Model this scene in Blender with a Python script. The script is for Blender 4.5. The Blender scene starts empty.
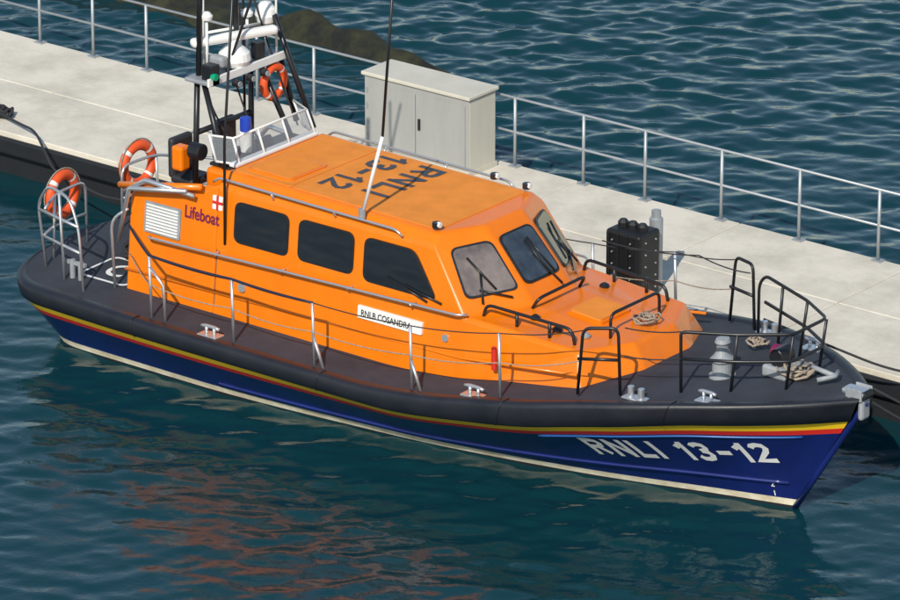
import bpy, bmesh, math, random
import numpy as np
from mathutils import Vector, Matrix
random.seed(4); np.random.seed(4)
scene=bpy.context.scene
# ---------------------------------------------------------------- materials
def mat(name,col,rough=0.5,metal=0.0,var=0.0,vscale=3.0,bump=0.0,bscale=60.0,spec=0.5,coat=0.0,dirt_or_tone=None,streak=False,lo=.3,hi=.72):
    m=bpy.data.materials.new(name); m.use_nodes=True
    nt=m.node_tree; b=nt.nodes['Principled BSDF']
    b.inputs['Base Color'].default_value=(*col,1); b.inputs['Roughness'].default_value=rough
    b.inputs['Metallic'].default_value=metal
    b.inputs['Specular IOR Level'].default_value=spec
    b.inputs['Coat Weight'].default_value=coat
    b.inputs['Coat Roughness'].default_value=0.08
    tc=nt.nodes.new('ShaderNodeTexCoord')
    if var>0:
        n=nt.nodes.new('ShaderNodeTexNoise'); n.inputs['Scale'].default_value=vscale; n.inputs['Detail'].default_value=7; n.inputs['Roughness'].default_value=0.65
        if streak:
            mp=nt.nodes.new('ShaderNodeMapping'); mp.inputs['Scale'].default_value=(1,1,0.15)
            nt.links.new(tc.outputs['Object'],mp.inputs[0]); nt.links.new(mp.outputs[0],n.inputs['Vector'])
        else: nt.links.new(tc.outputs['Object'],n.inputs['Vector'])
        r=nt.nodes.new('ShaderNodeValToRGB'); r.color_ramp.elements[0].position=lo; r.color_ramp.elements[1].position=hi
        d=dirt_or_tone if dirt_or_tone else tuple(c*(1-var) for c in col)
        r.color_ramp.elements[0].color=(*d,1); r.color_ramp.elements[1].color=(*[min(1,c*(1+var*0.4)) for c in col],1)
        nt.links.new(n.outputs['Fac'],r.inputs[0]); nt.links.new(r.outputs[0],b.inputs['Base Color'])
        mr=nt.nodes.new('ShaderNodeMapRange'); mr.inputs['To Min'].default_value=min(1,rough*1.25); mr.inputs['To Max'].default_value=rough*0.85
        nt.links.new(n.outputs['Fac'],mr.inputs['Value']); nt.links.new(mr.outputs[0],b.inputs['Roughness'])
    if bump>0:
        n2=nt.nodes.new('ShaderNodeTexNoise'); n2.inputs['Scale'].default_value=bscale; n2.inputs['Detail'].default_value=4
        nt.links.new(tc.outputs['Object'],n2.inputs['Vector'])
        bp=nt.nodes.new('ShaderNodeBump'); bp.inputs['Strength'].default_value=bump; bp.inputs['Distance'].default_value=0.02
        nt.links.new(n2.outputs['Fac'],bp.inputs['Height']); nt.links.new(bp.outputs[0],b.inputs['Normal'])
    return m
M={}
M['orange']=mat('orange_gelcoat',(0.84,0.195,0.003),0.26,var=0.12,vscale=1.7,bump=0.03,bscale=5,coat=0.25,spec=.4,streak=True)
M['roof']=mat('orange_nonslip',(0.80,0.26,0.03),0.65,var=0.16,vscale=2.6,bump=0.2,bscale=160,spec=.35)
M['navy']=mat('navy_hull_paint',(0.010,0.021,0.15),0.2,var=0.3,vscale=1.6,bump=0.03,bscale=2.5,coat=0.35,streak=True)
M['lblue']=mat('spray_rail_highlight',(0.02,0.10,0.34),0.3)  # highlight along the navy spray rail, painted as a lighter blue
M['anti']=mat('antifoul_dark',(0.012,0.014,0.02),0.7)
M['yellow']=mat('yellow_stripe',(0.95,0.62,0.02),0.4,var=0.06)
M['red']=mat('red_stripe',(0.75,0.03,0.02),0.4,var=0.06)
M['cream']=mat('cream_boot_line',(0.88,0.82,0.66),0.5,var=0.3,vscale=4,dirt_or_tone=(0.6,0.5,0.33))
M['collar']=mat('rubber_collar',(0.008,0.010,0.016),0.42,var=0.4,vscale=2.2,bump=0.1,bscale=18,dirt_or_tone=(0.018,0.020,0.027))
M['deck']=mat('deck_nonslip',(0.034,0.040,0.056),0.75,var=0.4,vscale=1.6,bump=0.3,bscale=150)
M['black']=mat('black_rubber',(0.013,0.014,0.016),0.45,var=.4,vscale=6)
M['blacksteel']=mat('black_painted_steel',(0.012,0.013,0.016),0.35)
M['steel']=mat('stainless_steel',(0.62,0.63,0.65),0.3,metal=0.75)
M['grey']=mat('grey_paint',(0.30,0.32,0.34),0.5,var=0.3,vscale=5)
M['white']=mat('white_paint',(0.8,0.8,0.78),0.4,var=0.08,vscale=4)
M['letterw']=mat('white_lettering',(0.88,0.88,0.87),0.5)
M['buoy']=mat('lifebuoy_orange',(0.8,0.1,0.02),0.5,var=0.2)
M['glass']=mat('dark_window_glass',(0.012,0.015,0.02),0.04,spec=0.8,var=0.3,vscale=0.8)
M['glassf']=mat('sky_reflection_glass',(0.07,0.10,0.135),0.04,spec=0.8,var=0.6,vscale=1.3,dirt_or_tone=(0.012,0.016,0.022))  # bluish sky reflection painted into the pane colour, mottled over dark glass
M['glassw']=mat('warm_reflection_glass',(0.25,0.21,0.19),0.06,spec=0.7,var=0.5,vscale=1.6,dirt_or_tone=(0.06,0.05,0.05))  # warm reflection and see-through cabin tone painted into the starboard front pane
M['letter']=mat('letter_grey',(0.06,0.065,0.08),0.6,var=0.3,vscale=6)
M['maroon']=mat('maroon_lettering',(0.16,0.01,0.06),0.5)
M['conc']=mat('pontoon_concrete',(0.66,0.61,0.51),0.85,var=0.2,vscale=1.1,bump=0.35,bscale=30,dirt_or_tone=(0.47,0.435,0.355),lo=.25,hi=.6)
M['pside']=mat('pontoon_fender_side',(0.012,0.014,0.018),0.6,var=0.4,vscale=3)
M['galv']=mat('galvanised_steel',(0.42,0.45,0.47),0.45,metal=0.5,var=0.15)
M['cab']=mat('cabinet_grp_grey',(0.36,0.365,0.35),0.55,var=0.14,vscale=2.5,streak=True)
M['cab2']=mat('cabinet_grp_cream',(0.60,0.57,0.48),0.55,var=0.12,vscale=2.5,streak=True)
M['rope']=mat('rope_fibre',(0.38,0.31,0.24),0.9,var=0.5,vscale=30)
M['ropeb']=mat('rope_dark',(0.03,0.03,0.035),0.9,var=0.4,vscale=30)
M['pad']=mat('rail_padding_navy',(0.012,0.015,0.04),0.6)
M['redp']=mat('red_plastic',(0.6,0.03,0.02),0.4)
M['blue']=mat('blue_lamp',(0.02,0.06,0.45),0.2)
M['green']=mat('green_lamp',(0.0,0.3,0.15),0.2)
M['seat']=mat('seat_vinyl',(0.03,0.03,0.035),0.5)
M['moss']=mat('mossy_rock',(0.032,0.033,0.010),0.9,var=0.7,vscale=2.2,bump=1.0,bscale=8,dirt_or_tone=(0.006,0.008,0.006),lo=.4,hi=.75)
def glass_clear():
    m=bpy.data.materials.new('clear_perspex'); m.use_nodes=True; nt=m.node_tree
    b=nt.nodes['Principled BSDF']; b.inputs['Base Color'].default_value=(0.4,0.45,0.5,1); b.inputs['Roughness'].default_value=0.05
    b.inputs['Alpha'].default_value=0.2
    return m
M['clear']=glass_clear()
# ---------------------------------------------------------------- helpers
def empty(name,loc=(0,0,0)):
    e=bpy.data.objects.new(name,None); e.location=loc; e.empty_display_size=0.3; scene.collection.objects.link(e); return e
def mk(name,verts,faces,m,parent=None,smooth=False,mats=None,midx=None):
    me=bpy.data.meshes.new(name); me.from_pydata([tuple(v) for v in verts],[],faces)
    for mm in (mats or [m]): me.materials.append(mm)
    me.validate(); bm=bmesh.new(); bm.from_mesh(me); bmesh.ops.recalc_face_normals(bm,faces=bm.faces); bm.to_mesh(me); bm.free()
    if smooth: me.polygons.foreach_set('use_smooth',[True]*len(me.polygons))
    o=bpy.data.objects.new(name,me); scene.collection.objects.link(o)
    if parent: o.parent=parent
    return o
def bev(o,w,seg=2,ang=30):
    b=o.modifiers.new('bevel','BEVEL'); b.width=w; b.segments=seg; b.limit_method='ANGLE'; b.angle_limit=math.radians(ang); return o
def box(name,c,s,m,parent=None,rot=0,bevel=0.0,tilt=0):
    x,y,z=[d/2 for d in s]
    vs=[(-x,-y,-z),(x,-y,-z),(x,y,-z),(-x,y,-z),(-x,-y,z),(x,-y,z),(x,y,z),(-x,y,z)]
    R=Matrix.Rotation(rot,3,'Z')@Matrix.Rotation(tilt,3,'Y')
    vs=[R@Vector(v)+Vector(c) for v in vs]
    o=mk(name,vs,[(0,3,2,1),(4,5,6,7),(0,1,5,4),(1,2,6,5),(2,3,7,6),(3,0,4,7)],m,parent)
    if bevel: bev(o,bevel,2)
    return o
def fillet(pts,r=0.08,n=4,closed=False):
    pts=[Vector(p) for p in pts]
    if len(pts)<3: return pts
    out=[] if closed else [pts[0]]
    rng=range(len(pts)) if closed else range(1,len(pts)-1)
    for i in rng:
        a,p,c=pts[i-1],pts[i],pts[(i+1)%len(pts)]
        d1=(a-p);d2=(c-p); r1=min(r,d1.length*0.45);r2=min(r,d2.length*0.45)
        q0=p+d1.normalized()*r1;q1=p+d2.normalized()*r2
        for k in range(n+1):
            t=k/n; out.append(q0*(1-t)**2+p*2*t*(1-t)+q1*t*t)
    if not closed: out.append(pts[-1])
    return out
def tubedata(pts,r,sides=8,closed=False):
    pts=[Vector(p) for p in pts]; n=len(pts); vs=[];fs=[]
    up=None
    for i,p in enumerate(pts):
        if closed: t=(pts[(i+1)%n]-pts[i-1])
        else: t=(pts[min(i+1,n-1)]-pts[max(i-1,0)])
        t.normalize()
        if up is None:
            up=Vector((0,0,1)) if abs(t.z)<0.9 else Vector((1,0,0))
        a=t.cross(up); 
        if a.length<1e-5: a=t.cross(Vector((1,0.1,0)))
        a.normalize(); b=a.cross(t).normalized(); up=b
        rr=r[i] if isinstance(r,(list,tuple)) else r
        for k in range(sides):
            th=2*math.pi*k/sides; vs.append(p+(a*math.cos(th)+b*math.sin(th))*rr)
    m=n if closed else n-1
    for i in range(m):
        for k in range(sides):
            j=(i+1)%n
            fs.append((i*sides+k,i*sides+(k+1)%sides,j*sides+(k+1)%sides,j*sides+k))
    if not closed:
        fs.append(tuple(range(sides))[::-1]); fs.append(tuple((n-1)*sides+k for k in range(sides)))
    return vs,fs
def tubes(name,paths,r,m,parent=None,sides=8,fr=0.08,closed=False):
    V=[];F=[]
    for p in paths:
        pp=fillet(p,fr,4,closed) if fr else p
        v,f=tubedata(pp,r,sides,closed); o=len(V); V+=v; F+=[tuple(i+o for i in ff) for ff in f]
    return mk(name,V,F,m,parent,smooth=True)
def sag(a,b,d,n=8):
    a,b=Vector(a),Vector(b); return [a.lerp(b,i/n)-Vector((0,0,d*4*(i/n)*(1-i/n))) for i in range(n+1)]
def sagline(pts,d):
    out=[]
    for i in range(len(pts)-1): out+=sag(pts[i],pts[i+1],d)[(1 if i else 0):]
    return out
def lathe(name,prof,c,m,parent=None,seg=20,axis='Z'):
    V=[];F=[]
    for (r,z) in prof:
        for k in range(seg):
            th=2*math.pi*k/seg
            p=(r*math.cos(th),r*math.sin(th),z)
            if axis=='X': p=(p[2],p[0],p[1])
            if axis=='Y': p=(p[0],p[2],p[1])
            V.append(Vector(p)+Vector(c))
    n=len(prof)
    for i in range(n-1):
        for k in range(seg):
            F.append((i*seg+k,i*seg+(k+1)%seg,(i+1)*seg+(k+1)%seg,(i+1)*seg+k))
    F.append(tuple(range(seg))); F.append(tuple((n-1)*seg+k for k in range(seg)))
    return mk(name,V,F,m,parent,smooth=False)
def cyl(name,c,r,h,m,parent=None,axis='Z',seg=16):
    return lathe(name,[(r*0.92,-h/2),(r,-h/2+r*0.08),(r,h/2-r*0.08),(r*0.92,h/2)],c,m,parent,seg,axis)
def panel(name,cs,rad,t0,t1,m,parent=None,hint=None):
    cs=[Vector(c) for c in cs]
    nrm=(cs[2]-cs[0]).cross(cs[3]-cs[1]).normalized()
    if hint is not None and nrm.dot(Vector(hint))<0: nrm=-nrm
    poly=fillet(cs,rad,6,True) if rad else cs
    n=len(poly); V=[p+nrm*t0 for p in poly]+[p+nrm*t1 for p in poly]
    F=[tuple(range(n))[::-1],tuple(range(n,2*n))]+[(i,(i+1)%n,(i+1)%n+n,i+n) for i in range(n)]
    return mk(name,V,F,m,parent)
def inset(cs,d):
    cs=[Vector(c) for c in cs]; ctr=sum(cs,Vector())/len(cs); out=[]
    for c in cs:
        v=ctr-c; out.append(c+v.normalized()*d*1.4)
    return out
def torus(name,c,R,r,m,parent=None,normal='X',seg=36,mats=None,bands=None,rot=0):
    pts=[]
    Rm=Matrix.Rotation(rot,3,'Z')
    for k in range(seg):
        th=2*math.pi*k/seg
        if normal=='X': p=(0,R*math.cos(th),R*math.sin(th))
        elif normal=='Y': p=(R*math.cos(th),0,R*math.sin(th))
        else: p=(R*math.cos(th),R*math.sin(th),0)
        pts.append(Vector(c)+Rm@Vector(p))
    v,f=tubedata(pts,r,10,True)
    o=mk(name,v,f,m,parent,smooth=True,mats=mats)
    if bands:
        idx=[]
        for pi,poly in enumerate(o.data.polygons):
            i=pi//10; idx.append(1 if any(abs(((i-bb+seg/2)%seg)-seg/2)<=.6 for bb in bands) else 0)
        o.data.polygons.foreach_set('material_index',idx)
    return o
def pchip(xs,ys):
    xs=np.array(xs,float);ys=np.array(ys,float);h=np.diff(xs);d=np.diff(ys)/h;m=np.zeros(len(xs))
    m[0]=d[0];m[-1]=d[-1]
    for i in range(1,len(xs)-1):
        if d[i-1]*d[i]>0:
            w1=2*h[i]+h[i-1];w2=h[i]+2*h[i-1]; m[i]=(w1+w2)/(w1/d[i-1]+w2/d[i])
    def f(x):
        x=min(max(x,xs[0]),xs[-1]); i=int(min(max(np.searchsorted(xs,x)-1,0),len(xs)-2)); t=(x-xs[i])/h[i]
        return float(ys[i]*(2*t**3-3*t*t+1)+m[i]*h[i]*(t**3-2*t*t+t)+ys[i+1]*(-2*t**3+3*t*t)+m[i+1]*h[i]*(t**3-t*t))
    return f
def textmesh(name,s,size,mapf,m,parent,bold=0.02,spacing=1.0):
    cu=bpy.data.curves.new(name+'_c','FONT'); cu.body=s; cu.size=size; cu.offset=bold; cu.space_character=spacing
    ob=bpy.data.objects.new(name+'_tmp',cu); scene.collection.objects.link(ob)
    dg=bpy.context.evaluated_depsgraph_get(); dg.update()
    me=bpy.data.meshes.new_from_object(ob.evaluated_get(dg)); bpy.data.objects.remove(ob)
    for v in me.vertices: v.co=Vector(mapf(v.co.x,v.co.y))
    me.name=name; me.materials.clear(); me.materials.append(m)
    o=bpy.data.objects.new(name,me); scene.collection.objects.link(o); o.parent=parent
    return o
GL={'R':(.62,[[(0,0),(0,1),(.38,1),(.54,.93),(.6,.76),(.54,.59),(.38,.5),(0,.5)],[(.32,.5),(.62,0)]]),
 'N':(.64,[[(0,0),(0,1)],[(.02,.98),(.62,.02)],[(.64,0),(.64,1)]]),'L':(.5,[[(0,1),(0,0),(.5,0)]]),'I':(0,[[(0,0),(0,1)]]),
 '1':(.3,[[(0,.74),(.28,.96)],[(.3,0),(.3,1)]]),
 '3':(.58,[[(0,.85),(.12,.97),(.32,1),(.5,.93),(.55,.76),(.48,.6),(.24,.53)],[(.26,.53),(.5,.46),(.58,.27),(.5,.07),(.3,0),(.1,.03),(0,.17)]]),
 '-':(.36,[[(0,.44),(.36,.44)]]),'2':(.56,[[(0,.8),(.09,.95),(.28,1),(.48,.94),(.55,.76),(.47,.56),(0,0),(.58,0)]]),' ':(.18,[])}
def blocktext(name,s,w,mapf,m,parent,gap=.2):
    """mapf(x,y,layer) with x,y in letter-height units"""
    V=[];F=[];cx=w/2;layer=0
    for ch in s:
        adv,strokes=GL[ch]
        for st in strokes:
            layer+=1
            pts=[Vector((cx+x,w/2+y*(1-w))) for x,y in st]
            n=len(pts); off=[]
            for i in range(n):
                ds=[]
                if i>0: ds.append((pts[i]-pts[i-1]).normalized())
                if i<n-1: ds.append((pts[i+1]-pts[i]).normalized())
                ns=[Vector((-d.y,d.x)) for d in ds]
                nn=sum(ns,Vector((0,0))).normalized(); off.append(nn*(w/2)/max(.5,nn.dot(ns[0])))
            p=list(pts)
            d0=(p[1]-p[0]).normalized(); d1=(p[-1]-p[-2]).normalized()
            p[0]=p[0]-d0*w/2*(1 if abs(d0.x)<.05 or abs(d0.y)<.05 else .1); p[-1]=p[-1]+d1*w/2*(1 if abs(d1.x)<.05 or abs(d1.y)<.05 else .1)
            for i in range(n-1):
                k=max(1,int((p[i+1]-p[i]).length/.18))
                for q in range(k):
                    b=len(V)
                    for t in (q/k,(q+1)/k):
                        c=p[i].lerp(p[i+1],t); o=off[i].lerp(off[i+1],t)
                        for sg in (-1,1): V.append(mapf(c.x+o.x*sg,c.y+o.y*sg,layer%4))
                    F.append((b,b+1,b+3,b+2))
        cx+=adv+w+gap
    return mk(name,V,F,m,parent)
def blockwidth(s,w,gap=.2): return sum(GL[c][0]+w+gap for c in s)-gap
# ================================================================ LIFEBOAT
boat=empty('lifeboat')
yw=pchip([0,.05,.256,.52,.765,.9,1],[1.55,1.6,1.62,1.36,.76,.32,0.02])
ys=pchip([0,.084,.3,.517,.643,.776,.881,.95,1],[2.07,2.17,2.25,2.25,2.18,1.83,1.26,.66,0.06])
zs=pchip([0,.517,.643,.776,.881,1],[.79,.81,.99,1.26,1.42,1.46])
yd=pchip([0,.084,.3,.517,.643,.776,.881,.95,1],[2.06,2.18,2.26,2.26,2.2,1.88,1.32,.74,0.16])
zd=pchip([0,.48,.56,.643,.765,.867,1],[1.06,1.07,1.16,1.36,1.63,1.77,1.86])
NN=2.6
def stern_samples(R=1.3,L=14.5,n=14,ns=70):
    out=[]
    for i in range(n):
        th=math.pi/2*i/n
        out.append((R*(1-math.cos(th)**(2/NN))/L, math.sin(th)**(2/NN)))
    s0=R/L
    for i in range(ns+1): out.append((s0+(1-s0)*i/ns,1.0))
    return out
SS=stern_samples()
def hullS(s,f):
    x0=-.55-.4*f; xe=12.37+1.03*f
    x=x0+s*(xe-x0); g=f**1.2 if f>0 else 0
    return x,(yw(s)*(1-g)+ys(s)*g),f*zs(s)
def colS(s,k):
    prof=[(0,0,0.0),(0,0,.015),(.3,.12,.035),(.55,.45,.055),(.85,.8,.05),(1,.95,.03),(1,1.0,-.04),(1,1.0,-.14),(1,.93,-.17)]
    a,fz,off=prof[k]
    x=( -.95-.1*a)+s*((13.40+.26*a)-(-.95-.1*a))
    offs=off if off<0 else off*min(1,ys(s)/.5+.15)
    z=zs(s)+(zd(s)-zs(s))*fz
    if k==1: z=zs(s)+.015
    return x,max(0.0,ys(s)*(1-a)+yd(s)*a+offs),z
NS=len(SS)
def build(rowfns,matidx,name,mats,smooth=True,cap=False):
    V=[];F=[];MI=[]
    for side in (-1,1):
        base=len(V)
        for fn in rowfns:
            for (s,E) in SS:
                x,y,z=fn(s); V.append((x,side*y*E,z))
        for r in range(len(rowfns)-1):
            for i in range(NS-1):
                a=base+r*NS+i; F.append((a,a+1,a+1+NS,a+NS)); MI.append(matidx[r])
    o=mk(name,V,F,None,boat,smooth=smooth,mats=mats)
    bm=bmesh.new(); bm.from_mesh(o.data)
    bm.faces.ensure_lookup_table()
    for i,f in enumerate(bm.faces): f.material_index=MI[i]; f.smooth=True
    bmesh.ops.remove_doubles(bm,verts=bm.verts,dist=0.0008); bmesh.ops.recalc_face_normals(bm,faces=bm.faces)
    bm.to_mesh(o.data); bm.free()
    return o
def fz(z): return lambda s:(hullS(s,min(1,max(0,z/zs(s)))))
def ftop(d): return lambda s:(hullS(s,(zs(s)-d)/zs(s)))
def fmid(t):
    def g(s):
        f0=.13/zs(s); f1=(zs(s)-.195)/zs(s); return hullS(s,f0+(f1-f0)*t)
    return g
def below(s):
    x,y,z=hullS(s,0); return (x-.15*s,y*.9,-.5)
rowsH=[below,fz(.0),fz(.03),fz(.13)]+[fmid(t) for t in (.25,.5,.75,1)]+[ftop(.11),ftop(.0)]
build(rowsH,[4,4,3,0,0,0,0,2,1],'hull_shell',[M['navy'],M['yellow'],M['red'],M['cream'],M['anti']])
build([ (lambda s,k=k: colS(s,k)) for k in range(9)],[0]*8,'rubber_collar',[M['collar']])
def deckrow(t):
    def g(s):
        x,y,z=colS(s,8); return (x,y*(1-t),z+.05*(1-(1-t)**2))
    return g
build([deckrow(t) for t in (0,.25,.5,.75,1)],[0]*4,'deck',[M['deck']])
def dz(x,y=0):
    s=(x+1.05)/14.71; z=zd(s)-.07*(zd(s)-zs(s)); w=max(.2,yd(s)-.17); return z+.05*(1-min(1,abs(y)/w)**2)
def edge_y(x,inn=0.1): return yd((x+1.05)/14.71)-inn
def hullmap(x,z,off=.012):
    s=(x+1)/14.4
    for _ in range(12):
        f=min(1,max(0,z/zs(s))); x0=-.55-.4*f; xe=12.37+1.03*f; s=min(1,max(0,(x-x0)/(xe-x0)))
    X,Y,Z=hullS(s,f); return (x,-(Y+off),z-off*.3)
pr=[];
for i in range(40):
    s=.70+.27*i/39; x,y,z=hullS(s,(zs(s)-.235)/zs(s)); pr.append((x,-y-.002,z))
for sg in (1,-1):
    tubes('spray_rail',[[ (x,y*sg,z) for x,y,z in pr]],.016,M['lblue'],boat,fr=0)
pr=[]
for i in range(50):
    s=.30+.68*i/49; x,y,z=hullS(s,.27); pr.append((x,-y-.004,z))
for sg in (1,-1): tubes('chine_rail',[[ (x,y*sg,z) for x,y,z in pr]],.028,M['navy'],boat,fr=0)
tubes('stem_bar',[[(12.4,0,0.0),(12.9,0,.7),(13.42,0,1.42),(13.68,0,1.78)]],.05,M['navy'],boat,fr=.1)
cj=[]
for s in (.22,.45,.66,.84):
    for sg in (-1,1):
        pts=[]
        for k in range(0,8):
            x,y,z=colS(s,k); pts.append((x,sg*(y+.004),z+(.004 if k>4 else 0)))
        cj.append(pts)
tubes('collar_joints',cj,.008,M['black'],boat,fr=0,sides=5)
TW=.21; tw=blockwidth('RNLI 13-12',TW); kx=2.72/tw
def hm(px,py,l): 
    x=9.64+px*kx-.07*py; return hullmap(x, .56+0.068*(x-9.64)+py*.375,.010+.0015*l)
blocktext('hull_number','RNLI 13-12',TW,hm,M['letterw'],boat)
for i in range(2):
    z=.16+i*.15
    textmesh('draught_mark',str(1+i),.12,lambda a,b:hullmap(12.1+a,z+b,.012),M['letterw'],boat,bold=.002)
# ---------------------------------------------------------------- superstructure
h={'ab':(2.9,1.43,.9),'aw':(2.9,1.23,2.9),'ar':(2.9,1.04,3.07),
   'fb':(7.32,1.46,1.0),'fw':(6.74,1.20,2.87),'fr':(6.66,1.05,3.01),'fc':(6.98,.42,3.005),
   'B1':(7.32,1.32,2.02),'B2':(7.85,.45,2.07),'t1':(9.2,1.2,1.93),'t2':(9.65,.45,1.92),'tb1':(9.45,1.46,1.4),'tb2':(9.98,.55,1.5)}
names=list(h); V=[];
for k in names: V.append(h[k])
for k in names: x,y,z=h[k]; V.append((x,-y,z))
ix={k:i for i,k in enumerate(names)}; n0=len(names)
def P(k): return ix[k[:-1]]+(n0 if k.endswith('-') else 0)
fl=[]
for sg in '+-':
    fl+= [['ab','fb','B1','fw','aw'],['aw','fw','fr','ar'],['fr','fw','B1','B2','fc'],['fb','tb1','t1','B1'],['t1','tb1','tb2','t2']]
    fl=[ [q if q[-1] in '+-' else q+sg for q in f] for f in fl]
fl+=[['ar+','fr+','fc+','fc-','fr-','ar-'],['fc+','B2+','B2-','fc-'],['B1+','t1+','t2+','B2+'],['B1-','t1-','t2-','B2-'],['B2+','t2+','t2-','B2-'],['t2+','tb2+','tb2-','t2-'],
     ['ab+','aw+','ar+','ar-','aw-','ab-'],['ab+','fb+','tb1+','tb2+','tb2-','tb1-','fb-','ab-']]
wh=mk('wheelhouse',V,[tuple(P(q) for q in f) for f in fl],M['orange'],boat); bev(wh,.05,3,20)
def wy(z): return 1.43-(z-.9)*.1
def rz(x,y): return 3.07-.06*(x-2.9)/3.76
def roofq(name,x0,x1,y0,y1,t0,t1,m,rad=.06):
    return panel(name,[(x0,y0,rz(x0,y0)),(x1,y0,rz(x1,y0)),(x1,y1,rz(x1,y1)),(x0,y1,rz(x0,y1))],rad,t0,t1,m,boat,hint=(0,0,1))
roofq('roof_tread_panel',3.0,4.0,-.97,.97,-.01,.01,M['roof'])
roofq('roof_tread_panel',4.02,6.62,-.97,.97,-.01,.01,M['roof'])
roofq('roof_hatch',3.1,3.9,-.85,.0,.0,.035,M['orange'],.1)
roofq('roof_hatch_tread',3.14,3.86,-.81,-.04,.03,.042,M['roof'],.08)
def sidewin(x0t,x1t,x0b,x1b,zt,zb,sg,m='glass'):
    cs=[(x0t,sg*wy(zt),zt),(x1t,sg*wy(zt),zt),(x1b,sg*wy(zb),zb),(x0b,sg*wy(zb),zb)]
    panel('window_gasket',cs,.13,-.01,.016,M['black'],boat,hint=(0,sg,.1))
    panel('window_glass',inset(cs,.028),.11,.0,.02,M[m],boat,hint=(0,sg,.1))
for sg in (-1,1):
    sidewin(3.25,4.22,3.25,4.24,2.76,2.17,sg); sidewin(4.40,5.37,4.40,5.39,2.76,2.17,sg); sidewin(5.56,6.42,5.56,6.86,2.76,2.14,sg)
def bil(c,u,v):
    c=[Vector(q) for q in c]; return (c[0]*(1-u)+c[1]*u)*(1-v)+(c[3]*(1-u)+c[2]*u)*v
def sgp(k,s): x,y,z=h[k]; return (x,y*s,z)
wip=[]
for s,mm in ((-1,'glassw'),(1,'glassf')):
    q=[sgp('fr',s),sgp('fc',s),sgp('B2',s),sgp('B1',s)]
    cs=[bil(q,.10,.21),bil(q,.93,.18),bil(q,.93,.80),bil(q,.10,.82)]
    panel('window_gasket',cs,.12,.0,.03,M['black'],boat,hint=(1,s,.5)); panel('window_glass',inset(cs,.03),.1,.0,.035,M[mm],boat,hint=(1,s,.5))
    n=Vector((.75,s*.35,.55))*.05
    wip.append([bil(q,.30,.90)+n,bil(q,.45,.55)+n,]); wip.append([bil(q,.33,.35)+n*1.2,bil(q,.57,.76)+n*1.2]); wip.append([bil(q,.75,.88)+n,bil(q,.33,.74)+n])
q=[sgp('fc',-1),sgp('fc',1),sgp('B2',1),sgp('B2',-1)]
cs=[bil(q,.08,.17),bil(q,.92,.17),bil(q,.93,.78),bil(q,.07,.78)]
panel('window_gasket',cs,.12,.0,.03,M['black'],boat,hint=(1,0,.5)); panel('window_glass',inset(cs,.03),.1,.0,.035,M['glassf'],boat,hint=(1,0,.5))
n=Vector((.75,0,.6))*.05
wip.append([bil(q,.75,.92)+n,bil(q,.55,.5)+n]); wip.append([bil(q,.55,.32)+n*1.2,bil(q,.62,.76)+n*1.2]);wip.append([bil(q,.62,.3)+n*1.2,bil(q,.75,.76)+n*1.2])
wip.append([(6.3,-wy(2.2)-.03,2.25),(6.95,-wy(2.1)-.03,2.13)]); wip.append([(6.0,-wy(2.3)-.03,2.3),(6.7,-wy(2.1)-.03,2.1)])
tubes('window_wipers',wip,.016,M['blacksteel'],boat,fr=0,sides=6)
for s in (-1,1):
    tubes('side_moulding',[[(1.3,s*(wy(1.35)+.0),1.35),(7.3,s*(wy(1.35)+.005),1.45),(9.4,s*1.46,1.72)]],.022,M['orange'],boat,fr=.1)
# aft upper steering house
for s in (-1,1):
    prof=[(1.33,.95),(2.92,.95),(2.92,2.9),(2.0,2.66),(1.5,2.6),(1.33,2.45)]
    n=len(prof); V=[(x,s*(wy(z)+.0),z) for x,z in prof]+[(x,s*(wy(z)-.09),z) for x,z in prof]
    bev(mk('aft_bulwark',V,[tuple(range(n)),tuple(range(n,2*n))]+[(i,(i+1)%n,(i+1)%n+n,i+n) for i in range(n)],M['orange'],boat),.03,2)
box('aft_house',(2.12,0,1.5),(1.5,2.56,1.3),M['orange'],boat,bevel=.03)
box('steering_console',(2.6,.1,2.55),(.5,1.9,.8),M['orange'],boat,bevel=.06)
box('console_top',(2.55,.1,2.97),(.42,1.7,.05),M['black'],boat,bevel=.02)
for yy in (-.45,.5):
    box('helm_seat',(1.75,yy,2.55),(.42,.45,.12),M['seat'],boat,bevel=.04)
    box('helm_seat_back',(1.55,yy,2.85),(.12,.45,.6),M['seat'],boat,bevel=.05)
    box('seat_post',(1.75,yy,2.3),(.15,.2,.4),M['grey'],boat)
for k in range(3): box('console_instrument',(2.5,-.55+.4*k,3.05),(.1,.28,.16),M['blacksteel'],boat,bevel=.02,tilt=-.3)
# windscreen
wp=[(2.6,-.9),(2.95,-.8),(2.95,.85),(2.55,1.05)]
zb,zt=3.1,3.45
bot=[Vector((x,y,zb)) for x,y in wp]; top=[Vector((x-.14,y*.97,zt)) for x,y in wp]
for i in range(3):
    panel('windscreen_pane',[top[i],top[i+1],bot[i+1],bot[i]],.0,-.004,.004,M['clear'],boat)
fr_=[[*top],[*bot]]+[[top[i],bot[i]] for i in range(4)]
for k in (.33,.66): fr_.append([top[1].lerp(top[2],k),bot[1].lerp(bot[2],k)])
tubes('windscreen_frame',fr_,.018,M['white'],boat,fr=0)
box('windscreen_base',(2.9,0,3.1),(.14,1.8,.06),M['white'],boat,bevel=.02)
def side_panel(name,x0,x1,z0,z1,t,m,rad=.02,s=-1):
    return panel(name,[(x0,s*wy(z1),z1),(x1,s*wy(z1),z1),(x1,s*wy(z0),z0),(x0,s*wy(z0),z0)],rad,-.005,t,m,boat,hint=(0,s,.1))
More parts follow.
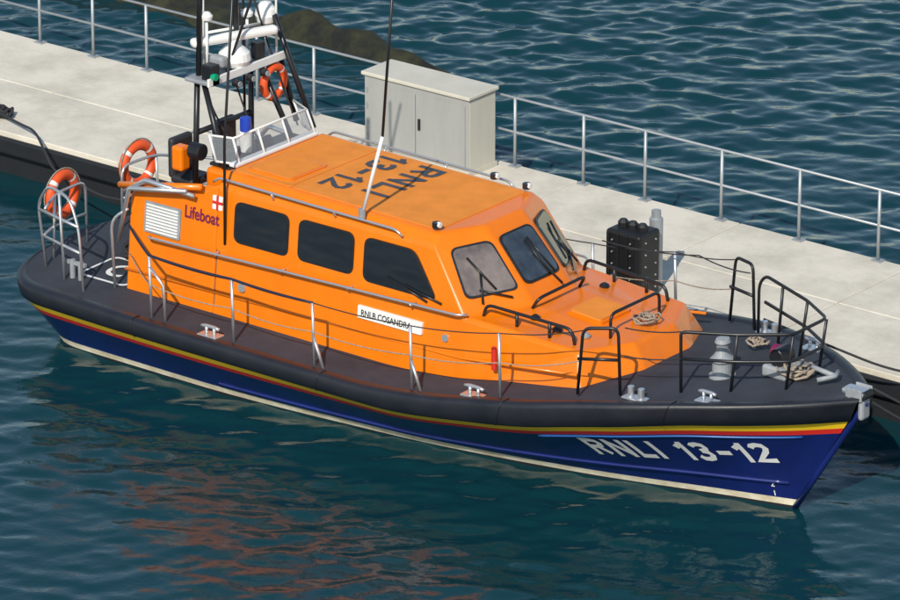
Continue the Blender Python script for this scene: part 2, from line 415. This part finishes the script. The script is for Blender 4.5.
for s in (-1,1):
    side_panel('vent_frame',1.62,2.28,1.97,2.42,.02,M['grey'],.03,s)
    for i in range(9):
        z=2.0+i*.045; side_panel('vent_slat',1.66,2.24,z,z+.024,.034,M['white'],.0,s)
    for x in (2.95,): side_panel('plating_seam',x,x+.012,1.2,2.0,.003,M['letter'],0,s)
side_panel('house_flag',2.84,3.02,2.56,2.76,.012,M['white']); side_panel('house_flag_cross',2.91,2.95,2.56,2.76,.016,M['redp'],0); side_panel('house_flag_cross',2.84,3.02,2.64,2.68,.018,M['redp'],0)
def lm(px,py):
    z=2.34+py; return (2.34+px*.78,-(wy(z)+.014),z)
textmesh('lifeboat_lettering','Lifeboat',.25,lm,M['maroon'],boat,bold=.004)
side_panel('name_board',5.54,6.66,1.62,1.80,.05,M['white'],.02)
def nm(px,py):
    z=1.665+py; return (5.60+px*.86,-(wy(z)+.056),z)
textmesh('name_lettering','RNLB COSANDRA',.125,nm,M['black'],boat,bold=.002)
def roofmap(x0,y0,k):
    return lambda a,b,l:(x0+b*.46, y0-a*k, rz(x0+b*.46,0)+.014+.0015*l)
blocktext('roof_number','13-12',.2,roofmap(4.2,.92,1.55/blockwidth('13-12',.2)),M['letter'],boat)
blocktext('roof_number_name','RNLI',.2,roofmap(4.86,.86,1.35/blockwidth('RNLI',.2)),M['letter'],boat)
box('fire_hose_point',(7.95,-1.46,1.62),(.07,.06,.34),M['redp'],boat,bevel=.02)
side_panel('fuel_filler',3.4,3.52,1.5,1.62,.04,M['steel'],.05); side_panel('water_filler',7.0,7.1,1.62,1.72,.04,M['steel'],.04)
for (x,y) in ((6.6,-1.0),(6.6,1.0),(6.0,1.05)):
    cyl('roof_lamp',(x,y,3.09),.06,.08,M['blacksteel'],boat); cyl('roof_lamp_lens',(x+.05,y,3.1),.04,.05,M['white'],boat,axis='X')
# rails ----------------------------------------------------------
R=[]
for s in (-1,1):
    R.append([(2.85,s*1.25,2.95),(2.95,s*1.25,3.03),(6.1,s*1.25,2.98),(6.2,s*1.24,2.9)])
    for x in (3.9,5.0): R.append([(x,s*1.25,3.0),(x,s*1.2,2.9)])
    R.append([(1.75,s*1.36,1.93),(1.8,s*1.46,1.95),(7.3,s*1.44,2.08),(7.4,s*1.34,2.08)])
    for x in (3.0,4.2,5.4,6.5): R.append([(x,s*1.46,1.97+.02*(x-3)),(x,s*1.3,1.97+.02*(x-3))])
tubes('grab_rails',R,.018,M['steel'],boat)
sx=[2.35,3.86,5.3,7.0,8.46]
st=[];wires=[];wr=[]
for s in (-1,1):
    tops=[]
    for i,x in enumerate(sx):
        y=edge_y(x,.22); b=Vector((x,s*y,dz(x,y)-.02)); t=b+Vector((-.03,0,.93)); st.append([b,t]); tops.append(t)
        if i in (2,3): st.append([b+Vector((.16,0,0)),b+Vector((-.02,0,.45))])
        if i==0: st.append([b+Vector((.25,0,0)),b+Vector((.22,0,.55)),t-Vector((0,0,.15))])
    start=Vector((1.45,s*1.45,dz(1.4)+.95))
    end=Vector((9.75,s*(edge_y(9.8,.3)),dz(9.8)+.9))
    tops=[start]+tops+[end]
    wires.append(sagline(tops,.03))
    wires.append(sagline([t-Vector((0,0,.42)) for t in tops],.05))
    wr.append(sagline([start+Vector((0,0,.0)),tops[1]+Vector((0,0,.01)),tops[2]+Vector((0,0,.01)),tops[3]],.02))
tubes('guard_stanchions',st,.022,M['steel'],boat,fr=0)
tubes('guard_wires',[wires[0],wires[2]],.009,M['ropeb'],boat,fr=0,sides=5)
tubes('guard_wires_lower',[wires[1],wires[3]],.009,M['rope'],boat,fr=0,sides=5)
tubes('guard_rail_padding',wr,.02,M['pad'],boat,fr=0,sides=8)
# stern hoops
sh=[]
for s in (-1,1):
    z0=1.03
    sh.append([(-.35,s*1.45,z0),(-.45,s*1.5,z0+1.0),(-.1,s*1.6,z0+1.35),(.5,s*1.72,z0+1.3),(.75,s*1.78,z0+.9),(.9,s*1.85,z0)])
    sh.append([(-.4,s*1.47,z0+.5),(.82,s*1.8,z0+.55)]); sh.append([(-.43,s*1.5,z0+.9),(.74,s*1.78,z0+.93)])
    sh.append([(-.35,s*1.45,z0+.9),(-.5,s*1.1,z0+1.0),(-.55,s*.4,z0+1.0),(-.55,s*.38,z0)])
    sh.append([(-.38,s*1.45,z0+.5),(-.55,s*1.1,z0+.5),(-.55,s*.4,z0+.5)])
    sh.append([(-.5,s*1.15,z0),(-.5,s*1.1,z0+1.0)])
    sh.append([(.3,s*1.68,z0),(.2,s*1.66,z0+1.33)])
    sh.append([(1.2,s*1.5,z0),(1.15,s*1.5,z0+1.05),(1.4,s*1.42,z0+1.25)])
sh.append([(1.0,.9,2.2),(.6,1.5,2.4),(1.3,1.9,2.4)])
tubes('stern_rails',sh,.023,M['steel'],boat,fr=.18)
for y in (-.82,.82):
    torus('lifebuoy_ring',(-.62,y,1.93),.29,.08,M['buoy'],boat,'X',mats=[M['buoy'],M['white']],bands=[4,13,22,31],rot=-.12*y)
    torus('lifebuoy_grabline',(-.62,y,1.93),.385,.012,M['rope'],boat,'X')
tubes('davit_frame',[[(1.3,-1.38,2.5),(1.75,-1.42,2.78),(2.6,-1.38,2.72)],[(1.2,-1.42,1.75),(1.45,-1.44,2.6),(2.5,-1.42,2.78)],[(1.3,1.38,2.4),(1.6,1.42,2.78),(2.6,1.38,2.7)]],.035,M['steel'],boat,fr=.05)
tubes('davit_arm',[[(1.15,-1.3,2.55),(2.7,-1.33,2.86)]],.05,M['orange'],boat,fr=0)
# mast ------------------------------------------------------------
mp=[]
for s in (-1,1):
    mp.append([(1.95,s*.62,2.2),(2.0,s*.58,4.1)]); mp.append([(2.65,s*.75,2.9),(2.15,s*.6,4.05)])
mp+= [[(1.97,-.6,3.3),(1.97,.6,3.3)],[(2.0,-.55,4.1),(2.0,-.45,6.4)],[(2.1,.15,4.1),(2.1,.15,6.2)],[(2.2,.98,4.1),(2.35,1.15,3.1)],[(2.25,.8,4.75),(2.75,1.05,3.1)]]
tubes('mast_legs',mp,.042,M['blacksteel'],boat,fr=0)
bev(box('mast_platform',(2.1,.14,4.12),(.42,1.75,.06),M['grey'],boat),.02)
box('mast_platform_edge',(2.33,.14,4.14),(.04,1.75,.12),M['white'],boat,bevel=.01)
lathe('radar_pedestal',[(.02,0),(.2,.02),(.24,.1),(.22,.2),(.12,.29),(.02,.31)],(2.15,.05,4.17),M['white'],boat)
box('radar_scanner',(2.15,.05,4.6),(.16,1.35,.13),M['white'],boat,rot=math.radians(-22),bevel=.05)
cyl('radar_turret',(2.15,.05,4.48),.1,.16,M['white'],boat)
lathe('satcom_dome',[(.02,0),(.13,.0),(.16,.1),(.14,.2),(.08,.28),(.02,.3)],(2.1,.8,4.62),M['white'],boat)
lathe('gps_dome',[(.02,0),(.08,.0),(.09,.05),(.05,.1),(.02,.11)],(2.05,.45,4.78),M['white'],boat)
lathe('gps_dome',[(.02,0),(.08,.0),(.09,.05),(.05,.1),(.02,.11)],(2.05,-.42,4.95),M['white'],boat)
tubes('dome_pole',[[(2.1,.8,4.1),(2.1,.8,4.66)],[(2.05,.45,4.1),(2.05,.45,4.8)],[(2.05,-.42,4.1),(2.05,-.42,4.97)],[(2.1,.8,4.6),(2.05,-.42,4.75)]],.022,M['white'],boat,fr=0)
box('nav_lamp_housing',(2.25,-.58,4.22),(.2,.18,.3),M['blacksteel'],boat,bevel=.02); cyl('starboard_nav_lamp',(2.37,-.64,4.22),.05,.08,M['green'],boat,axis='X')
box('loudhailer',(2.2,-.35,4.35),(.25,.15,.16),M['grey'],boat,bevel=.04)
cyl('thermal_camera',(2.2,.5,4.3),.1,.24,M['blacksteel'],boat)
for k in range(3):
    cyl('floodlight',(2.4,-.2+.3*k,4.02),.055,.1,M['blacksteel'],boat,axis='X'); cyl('floodlight_lens',(2.46,-.2+.3*k,4.02),.04,.02,M['grey'],boat,axis='X')
torus('lifebuoy_ring',(2.3,.72,3.78),.22,.06,M['buoy'],boat,'X',mats=[M['buoy'],M['white']],bands=[4,13,22,31])
cyl('blue_beacon_base',(2.55,-.2,3.2),.09,.3,M['white'],boat); cyl('blue_beacon',(2.55,-.2,3.45),.08,.2,M['blue'],boat)
box('lamp_housing',(1.95,-.9,3.02),(.2,.2,.36),M['orange'],boat,bevel=.04)
cyl('searchlight',(2.3,-.95,3.2),.12,.2,M['blacksteel'],boat,axis='X'); 
wh_=[[(3.1,-1.32,2.1),(3.12,-1.32,3.6),(3.3,-1.25,6.4)],[(5.75,-1.1,4.2),(5.93,-1.06,6.6)],[(1.6,.9,2.9),(1.55,.95,6.4)],[(2.2,-.2,4.1),(2.6,.5,6.3)]]
tubes('whip_aerials',wh_,.02,M['blacksteel'],boat,fr=0,sides=6)
tubes('mast_cables',[sag((2.0,-.5,4.1),(2.5,-.3,3.1),.15),sag((2.05,.1,4.1),(2.4,.3,3.0),.12),sag((2.0,.5,5.4),(2.5,1.0,3.1),.1)],.014,M['ropeb'],boat,fr=0,sides=5)
tubes('whip_aerial_base',[[(5.45,-1.18,3.0),(5.75,-1.1,4.2)]],.026,M['white'],boat,fr=0)
cyl('aerial_mount',(5.45,-1.18,3.05),.05,.14,M['grey'],boat)
tubes('whip_aerial_white',[[(2.25,.85,4.1),(2.25,.85,6.0)],[(1.8,-.2,4.1),(1.8,-.2,6.2)]],.018,M['white'],boat,fr=0,sides=6)
# fore rails (black)
br=[]
for s in (-1,1):
    y=s*1.12
    br.append([(7.5,y,1.98),(7.55,y,2.2),(8.95,s*1.05,2.15),(9.0,s*1.05,1.9)]); 
    for x in (8.05,8.6): br.append([(x,s*1.09,1.95),(x,s*1.09,2.18)])
    a=edge_y(9.7,.3)
    br.append([(9.65,s*a,dz(9.7)),(9.75,s*a,dz(9.7)+.95),(10.25,s*(a-.2),dz(10)+.95),(10.3,s*(a-.2),dz(10)+.02)])
    br.append([(9.65,s*a,dz(9.7)+.5),(10.25,s*(a-.2),dz(10)+.5)])
br.append([(7.9,-.55,2.06),(8.0,-.55,2.22),(8.0,.5,2.24),(7.9,.5,2.06)])
br.append([(9.25,-.55,1.9),(9.25,-.55,2.28),(9.25,.55,2.28),(9.25,.55,1.9)])
zt=2.6; pul=[(11.1,-1.12,zt-.02),(11.9,-.8,zt),(12.6,-.38,zt+.02),(12.6,.38,zt+.02),(11.9,.8,zt),(10.7,1.28,zt-.02)]
br.append([(11.1,-1.1,dz(11,1.1)),(11.1,-1.12,zt-.12)]+pul+[(10.6,1.25,zt-.15),(10.6,1.25,dz(10.7,1.2))])
mid=[(x,y*1.0,z-.38) for x,y,z in pul]; br.append(mid)
for (x,y) in ((11.9,-.8),(12.6,-.38),(12.6,.38),(11.9,.8)): br.append([(x,y,zt),(x-.12,y*.98,dz(x,y)-.01)])
br.append([(11.2,1.08,zt),(11.15,1.05,dz(11.2,1))])
tubes('bow_rails',br,.024,M['blacksteel'],boat,fr=.12)
tubes('bow_wires',[sag((10.3,1.4,2.5),(9.0,1.75,2.4),.04)+sag((9.0,1.75,2.4),(7.2,1.95,2.15),.05),sag((10.27,-1.4,2.55),(11.1,-1.12,2.58),.03),sag((10.27,-1.4,2.15),(11.1,-1.12,2.2),.03)],.01,M['ropeb'],boat,fr=0,sides=5)
# foredeck fittings
lathe('towing_bollard',[(.02,0),(.2,0),(.2,.04),(.15,.06),(.15,.22),(.19,.26),(.13,.32),(.09,.4),(.09,.46),(.12,.5),(.1,.55),(.02,.56)],(11.25,-.35,dz(11.1,.3)-.01),M['grey'],boat)
def cleat(x,y,s=1.0,m='steel'):
    z=dz(x,y)+.0
    box('cleat_plate',(x,y,z+.012),(.34*s,.2*s,.03),M['steel'],boat,bevel=.008)
    tubes('cleat_horns',[[(x-.16*s,y,z+.12),(x-.08*s,y,z+.14),(x+.08*s,y,z+.14),(x+.16*s,y,z+.12)],[(x-.07*s,y,z),(x-.07*s,y,z+.13)],[(x+.07*s,y,z),(x+.07*s,y,z+.13)]],.025,M['steel'],boat,fr=.03)
for s in (-1,1):
    for x in (3.45,8.05,11.7): cleat(x,s*(edge_y(x,.2)))
    x=10.5; by_=edge_y(10.6,.3)
    for dx in (0,.2): cyl('double_bitt',(x+dx,s*by_,dz(x,by_)+.08),.05,.18,M['steel'],boat)
    box('bitt_base',(x+.1,s*by_,dz(x,by_)+.015),(.42,.18,.03),M['steel'],boat,bevel=.01)
    for dx in (0,.18): cyl('stern_bitt',(.35+dx,s*1.55,dz(.4,1.5)+.13),.045,.28,M['grey'],boat)
box('stern_bitt_bar',(.44,-1.55,dz(.4)+.2),(.4,.05,.05),M['grey'],boat)
box('windlass_base',(12.05,.05,dz(12)+.08),(.45,.4,.16),M['grey'],boat,bevel=.03)
cyl('windlass_drum',(12.05,.05,dz(12)+.27),.13,.3,M['blacksteel'],boat,axis='Y')
cyl('windlass_motor',(11.85,.28,dz(12)+.2),.1,.3,M['maroon'],boat,axis='X')
def ropecoil(name,c,r,turns,m,parent,rr=.02,seed=1):
    rnd=random.Random(seed); pts=[]
    for i in range(turns*14):
        th=2*math.pi*i/14; k=r*(.6+.4*math.sin(i*.37+seed))*(1+rnd.uniform(-.1,.1))
        pts.append(Vector(c)+Vector((k*math.cos(th)*1.2,k*math.sin(th),.02+.10*rnd.random()*(1-.2*k/r)+.06*(i/(turns*14)))))
    v,f=tubedata(pts,rr,6); return mk(name,v,f,m,parent,smooth=True)
ropecoil('mooring_rope_coil',(12.25,.1,dz(12.2)+.02),.28,7,M['rope'],boat,.022,3)
ropecoil('warp_coil_foredeck',(11.0,.75,dz(11)+.02),.16,4,M['rope'],boat,.016,8)
ropecoil('trunk_rope',(9.3,.2,1.93),.2,4,M['rope'],boat,.016,5)
ropecoil('aft_rope_pile',(.7,-.3,dz(.7)+.02),.35,8,M['ropeb'],boat,.028,6)
ropecoil('aft_rope_pile',(.2,.5,dz(.2)+.02),.25,6,M['ropeb'],boat,.028,9)
tubes('anchor',[[(12.2,.3,dz(12.2)+.12),(13.0,.1,dz(13)+.12)],[(12.85,-.12,dz(12.9)+.1),(13.02,.1,dz(13)+.12),(12.9,.3,dz(12.9)+.1)]],.035,M['grey'],boat,fr=.03)
box('bow_roller',(13.5,0,1.9),(.42,.22,.08),M['steel'],boat,bevel=.03)
for s in (-1,1): box('bow_roller_cheek',(13.54,s*.12,1.89),(.3,.03,.16),M['grey'],boat,bevel=.01)
cyl('bow_roller_wheel',(13.68,0,1.88),.06,.2,M['black'],boat,axis='Y')
box('bow_fender_pad',(13.64,0,1.68),(.1,.2,.3),M['grey'],boat,bevel=.04)
def tz(x): return 2.06-.07*(x-7.85)
panel('fore_hatch_frame',[(8.3,-.35,tz(8.3)),(8.9,-.35,tz(8.9)),(8.9,.35,tz(8.9)),(8.3,.35,tz(8.3))],.06,-.02,.03,M['orange'],boat,hint=(0,0,1))
panel('fore_hatch_lid',[(8.34,-.31,tz(8.34)),(8.86,-.31,tz(8.86)),(8.86,.31,tz(8.86)),(8.34,.31,tz(8.34))],.05,.02,.055,M['roof'],boat,hint=(0,0,1))
for (x,y) in ((8.1,-.75),(8.55,-.85),(8.95,-.75),(8.1,.8)):
    lathe('deck_vent',[(.01,0),(.07,0),(.07,.03),(.03,.06),(.01,.06)],(x,y,tz(x)-.03),M['grey'] if x>8.9 else M['blacksteel'],boat,seg=12)
def ringmark(name,cx,cy,w,hh,t,m):
    o=fillet([(cx-w,cy-hh,0),(cx+w,cy-hh,0),(cx+w,cy+hh,0),(cx-w,cy+hh,0)],.15,5,True)
    i=fillet([(cx-w+t,cy-hh+t,0),(cx+w-t,cy-hh+t,0),(cx+w-t,cy+hh-t,0),(cx-w+t,cy+hh-t,0)],.12,5,True)
    n=len(o); V=[(p.x,p.y,dz(p.x,p.y)+.008) for p in o]+[(p.x,p.y,dz(p.x,p.y)+.008) for p in i]
    return mk(name,V,[(k,(k+1)%n,(k+1)%n+n,k+n) for k in range(n)],m,boat)
ringmark('deck_marking',.8,-1.0,.5,.42,.05,M['white'])
textmesh('deck_marking_letter','C',.6,lambda a,b:(.58+a,-1.2+b,dz(.66+a,-1.22+b)+.01),M['white'],boat,bold=.01)
box('aft_locker',(.95,.75,1.28),(.5,.8,.45),M['deck'],boat,bevel=.04)
# true length: draw the ends in (overall 13.6 m)
for o in boat.children:
    for v in o.data.vertices:
        x=v.co.x
        if x>9: v.co.x=9+(x-9)*.85
        elif x<1: v.co.x=1+(x-1)*.854
# ================================================================ PONTOON
PZ=.7; Y0,Y1=3.3,6.98
pont=empty('pontoon_walkway')
X0,X1=-60,70
box('pontoon_side_float',((X0+X1)/2,(Y0+Y1)/2,.1),(X1-X0,Y1-Y0-.1,.9),M['pside'],pont)
L=3.0; n=int((X1-X0)/L)
V=[];F=[]
for i in range(n):
    x=X0+i*L
    for half in ((Y0,(Y0+Y1)/2-.006),((Y0+Y1)/2+.006,Y1)):
        b=len(V); a0,a1=x+.008,x+L-.008; y0,y1=half
        V+=[(a0,y0,PZ-.16),(a1,y0,PZ-.16),(a1,y1,PZ-.16),(a0,y1,PZ-.16),(a0,y0,PZ),(a1,y0,PZ),(a1,y1,PZ),(a0,y1,PZ)]
        F+=[tuple(b+k for k in f) for f in [(0,3,2,1),(4,5,6,7),(0,1,5,4),(1,2,6,5),(2,3,7,6),(3,0,4,7)]]
bev(mk('concrete_slabs',V,F,M['conc'],pont),.012,1)
for y in (Y0-.05,Y1+.05): box('rubbing_strake',((X0+X1)/2,y,PZ-.2),(X1-X0,.1,.26),M['pside'],pont,bevel=.03)
rail=empty('pontoon_railing')
px=[-12.5,-11.3,-10.1,-9.0,-7.85,-6.7,-5.56,-4.44,-3.26,-2.1,-.75,.5,1.85,3.15,4.3,5.7,7.1,8.5,9.9,11.3,12.7,14,15.4,16.8]
P_=[[(x,Y1-.08,PZ),(x,Y1-.08,PZ+1.1)] for x in px]
tubes('posts',P_,.026,M['galv'],rail,fr=0)
tubes('rails',[[(px[0],Y1-.08,PZ+1.1),(px[-1],Y1-.08,PZ+1.1)],[(px[0],Y1-.08,PZ+.55),(px[-1],Y1-.08,PZ+.55)]],.021,M['galv'],rail,fr=0)
for x in px: box('post_foot',(x,Y1-.08,PZ+.012),(.16,.14,.02),M['galv'],rail)
cabt=empty('electrical_cabinet')
cx0,cx1,cy0,cy1=-.42,1.6,6.08,6.74; ch=1.22
bev(box('cabinet_body',((cx0+cx1)/2,(cy0+cy1)/2,PZ+ch/2),(cx1-cx0,cy1-cy0,ch),M['cab'],cabt),.015)
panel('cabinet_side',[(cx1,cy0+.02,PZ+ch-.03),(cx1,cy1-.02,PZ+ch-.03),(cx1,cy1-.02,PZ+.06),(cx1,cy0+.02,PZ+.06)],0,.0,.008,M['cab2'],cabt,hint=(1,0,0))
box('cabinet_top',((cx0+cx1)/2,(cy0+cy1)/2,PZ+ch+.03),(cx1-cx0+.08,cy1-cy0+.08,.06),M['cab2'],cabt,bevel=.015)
mx=(cx0+cx1)/2
for a,b in ((cx0+.06,mx-.008),(mx+.008,cx1-.06)):
    panel('cabinet_door',[(a,cy0,PZ+ch-.1),(b,cy0,PZ+ch-.1),(b,cy0,PZ+.12),(a,cy0,PZ+.12)],.02,.0,.02,M['cab'],cabt,hint=(0,-1,0))
box('door_handle',(mx+.08,cy0-.035,PZ+.65),(.04,.03,.18),M['blacksteel'],cabt,bevel=.008)
box('cabinet_plinth',(mx,(cy0+cy1)/2,PZ+.04),(cx1-cx0+.04,cy1-cy0+.04,.08),M['cab2'],cabt)
for k in range(4): box('door_hinge',(cx0+.07,cy0-.025,PZ+.25+k*.25),(.03,.02,.08),M['galv'],cabt)
fb=empty('dock_fender_block')
bx,by=6.5,3.62
bev(box('fender_body',(bx,by,PZ+.5),(.62,.5,1.0),M['black'],fb),.05)
for i in range(4):
    box('fender_rib',(bx-.24+i*.16,by-.26,PZ+.5),(.05,.04,.94),M['black'],fb,bevel=.01)
for i in range(5):
    for j in range(2): cyl('fender_bolt',(bx+.318,by-.12+.24*j,PZ+.15+i*.18),.014,.02,M['grey'],fb,axis='X',seg=8)
    for j in range(2): cyl('fender_bolt',(bx-.16+.32*j,by-.285,PZ+.15+i*.18),.013,.02,M['grey'],fb,axis='Y',seg=8)
for dx in (-.17,.0,.17):
    lathe('pile_cap',[(.02,0),(.08,0),(.08,.06),(.05,.1),(.02,.1)],(bx+dx,by+.0,PZ+1.0),M['black'],fb,seg=12)
lathe('guide_pile',[(.1,-1.5),(.1,.6),(.07,.62),(.07,.72),(.01,.74)],(bx+.1,by+.42,PZ+.45),M['galv'],fb,seg=16)
coil=empty('shore_power_cable')
ropecoil('cable_coil',(-5.9,3.75,PZ+.01),.22,5,M['ropeb'],coil,.03,2)
tubes('cable_run',[[(-7.3,4.4,PZ+.03),(-6.6,3.9,PZ+.05),(-5.9,3.7,PZ+.12),(-5.2,3.5,PZ+.1),(-4.6,3.2,.9),(-3.5,2.4,.7),(-2,1.8,.8),(-.7,1.3,1.1)]],.02,M['ropeb'],coil,fr=.3)
clt=empty('mooring_bollard'); 
lathe('bollard',[(.09,0),(.09,.04),(.05,.06),(.05,.2),(.08,.22),(.08,.26),(.02,.27)],(-6.0,3.6,PZ),M['blacksteel'],clt)
clt2=empty('pontoon_cleats'); 
for x in (7.7,9.2,15.5): box('pontoon_cleat',(x,3.55,PZ+.03),(.4,.1,.06),M['galv'],clt2,bevel=.02)
ml=empty('mooring_line')
tubes('bow_line',[[(12.85,.15,1.95),(13.3,1.2,1.2),(14.2,2.4,.75),(15.5,3.4,.78)],[(12.8,-.1,1.95),(13.2,.6,1.35),(14.2,1.0,1.0),(16.5,2.5,.7),(17.5,3.5,.75)]],.018,M['ropeb'],ml,fr=.5)
tubes('spring_line',[[(8.0,2.1,1.4),(7.8,2.7,1.0),(7.2,3.5,.8)],[(10.2,1.6,1.8),(11.5,2.6,1.1),(12.6,3.5,.78)]],.018,M['ropeb'],ml,fr=.3)
# mossy breakwater
V=[];F=[];nx,ny=110,26
rnd=np.random.RandomState(7)
ph=rnd.rand(30)*6.28; kx_=rnd.randn(30)*3.0; ky_=rnd.randn(30)*3.5
for i in range(nx):
    for j in range(ny):
        x=-30+i*(27.5/(nx-1)); t=j/(ny-1); w=.5+.14*math.sin(x*1.3)
        endt=min(1,(-2.7-x)/2.8); endt=max(0,endt)**.6
        y=11.4+(t-.5)*2.0*w*endt
        hgt=(1-abs(2*t-1)**1.8)*.42*endt-.12
        nse=sum(math.sin(kx_[k]*x+ky_[k]*y+ph[k]) for k in range(30))/30*.6
        V.append((x,y+nse*.5,hgt+nse*(.4+.6*endt)))
for i in range(nx-1):
    for j in range(ny-1):
        a=i*ny+j; F.append((a,a+1,a+ny+1,a+ny))
mk('mossy_breakwater',V,F,M['moss'],None,smooth=True)
# ================================================================ WATER
def axis(lo,hi,st,far):
    c=list(np.arange(lo,hi+st,st)); s=st; x=c[-1]; out=[]
    while x<far: s*=1.25; x+=s; out.append(x)
    s=st; x=c[0]; o2=[]
    while x>-far: s*=1.25; x-=s; o2.append(x)
    return np.array(o2[::-1]+c+out)
ax=axis(-14,19,.055,1500); ay=axis(-12,22,.055,1500)
Xg,Yg=np.meshgrid(ax,ay,indexing='ij')
Z=np.zeros_like(Xg); rs=np.random.RandomState(11)
wind=math.radians(124)
for i in range(100):
    lam=.22*(1.3/.22)**rs.rand(); k=2*math.pi/lam; th=wind+rs.randn()*.6
    a=.0235/k
    ph=rs.rand()*6.28; 
    pp=k*(Xg*math.cos(th)+Yg*math.sin(th))+ph+.7*np.sin(.6*Xg*math.sin(th+1)+.5*Yg+ph)
    Z+=a*np.sin(pp)
mod=.85+.35*np.sin(.31*Xg+.5*np.sin(.4*Yg))*np.sin(.27*Yg+1.1+.4*np.sin(.3*Xg))
lee=np.where(Yg>5,1.1,.58); 
fade=np.clip((60-np.hypot(Xg-3,Yg-4))/25,0,1)
Z*=mod*lee*fade
nx,ny=Xg.shape
verts=np.stack([Xg,Yg,Z],-1).reshape(-1,3)
idx=np.arange(nx*ny).reshape(nx,ny)
quads=np.stack([idx[:-1,:-1],idx[1:,:-1],idx[1:,1:],idx[:-1,1:]],-1).reshape(-1,4)
me=bpy.data.meshes.new('water'); me.vertices.add(len(verts)); me.vertices.foreach_set('co',verts.ravel())
me.loops.add(quads.size); me.loops.foreach_set('vertex_index',quads.ravel())
me.polygons.add(len(quads)); me.polygons.foreach_set('loop_start',np.arange(0,quads.size,4)); me.polygons.foreach_set('loop_total',np.full(len(quads),4))
me.polygons.foreach_set('use_smooth',np.ones(len(quads),bool)); me.update(calc_edges=True)
wo=bpy.data.objects.new('water',me); scene.collection.objects.link(wo)
wm=mat('harbour_water',(0.004,0.036,0.046),0.035,spec=.5,bump=0.2,bscale=12)
wm.node_tree.nodes['Principled BSDF'].inputs['IOR'].default_value=1.33
me.materials.append(wm)
# ================================================================ LIGHT
el=math.radians(38); sd=Vector((.38,-.92,0)).normalized()
w=bpy.data.worlds.new('World'); scene.world=w; w.use_nodes=True; nt=w.node_tree
sky=nt.nodes.new('ShaderNodeTexSky'); sky.sky_type='NISHITA'; sky.sun_disc=False; sky.sun_elevation=el
sky.sun_rotation=math.atan2(sd.x,sd.y); sky.dust_density=.4; sky.air_density=1.2
nt.links.new(sky.outputs[0],nt.nodes['Background'].inputs[0]); nt.nodes['Background'].inputs[1].default_value=.125
li=bpy.data.lights.new('sun','SUN'); li.energy=4.1; li.angle=math.radians(.5); li.color=(1,.93,.81)
lo=bpy.data.objects.new('sun',li); scene.collection.objects.link(lo)
dirv=Vector((sd.x*math.cos(el),sd.y*math.cos(el),math.sin(el)))
lo.rotation_euler=dirv.to_track_quat('Z','Y').to_euler(); lo.location=dirv*50
# ================================================================ CAMERA
a=math.radians(38.3); p=math.radians(20.8); d=80
tgt=Vector((4.78,1.6,.8)); hv=Vector((math.sin(a),-math.cos(a),0))
cam=bpy.data.cameras.new('camera'); co=bpy.data.objects.new('camera',cam); scene.collection.objects.link(co)
co.location=tgt+(hv*math.cos(p)+Vector((0,0,math.sin(p))))*d
co.rotation_euler=(tgt-co.location).to_track_quat('-Z','Y').to_euler()
cam.sensor_width=36; cam.lens=70.5*d*36/900; cam.clip_end=4000; cam.clip_start=1
scene.camera=co
scene.view_settings.view_transform='Standard'; scene.view_settings.look='None'; scene.view_settings.exposure=0
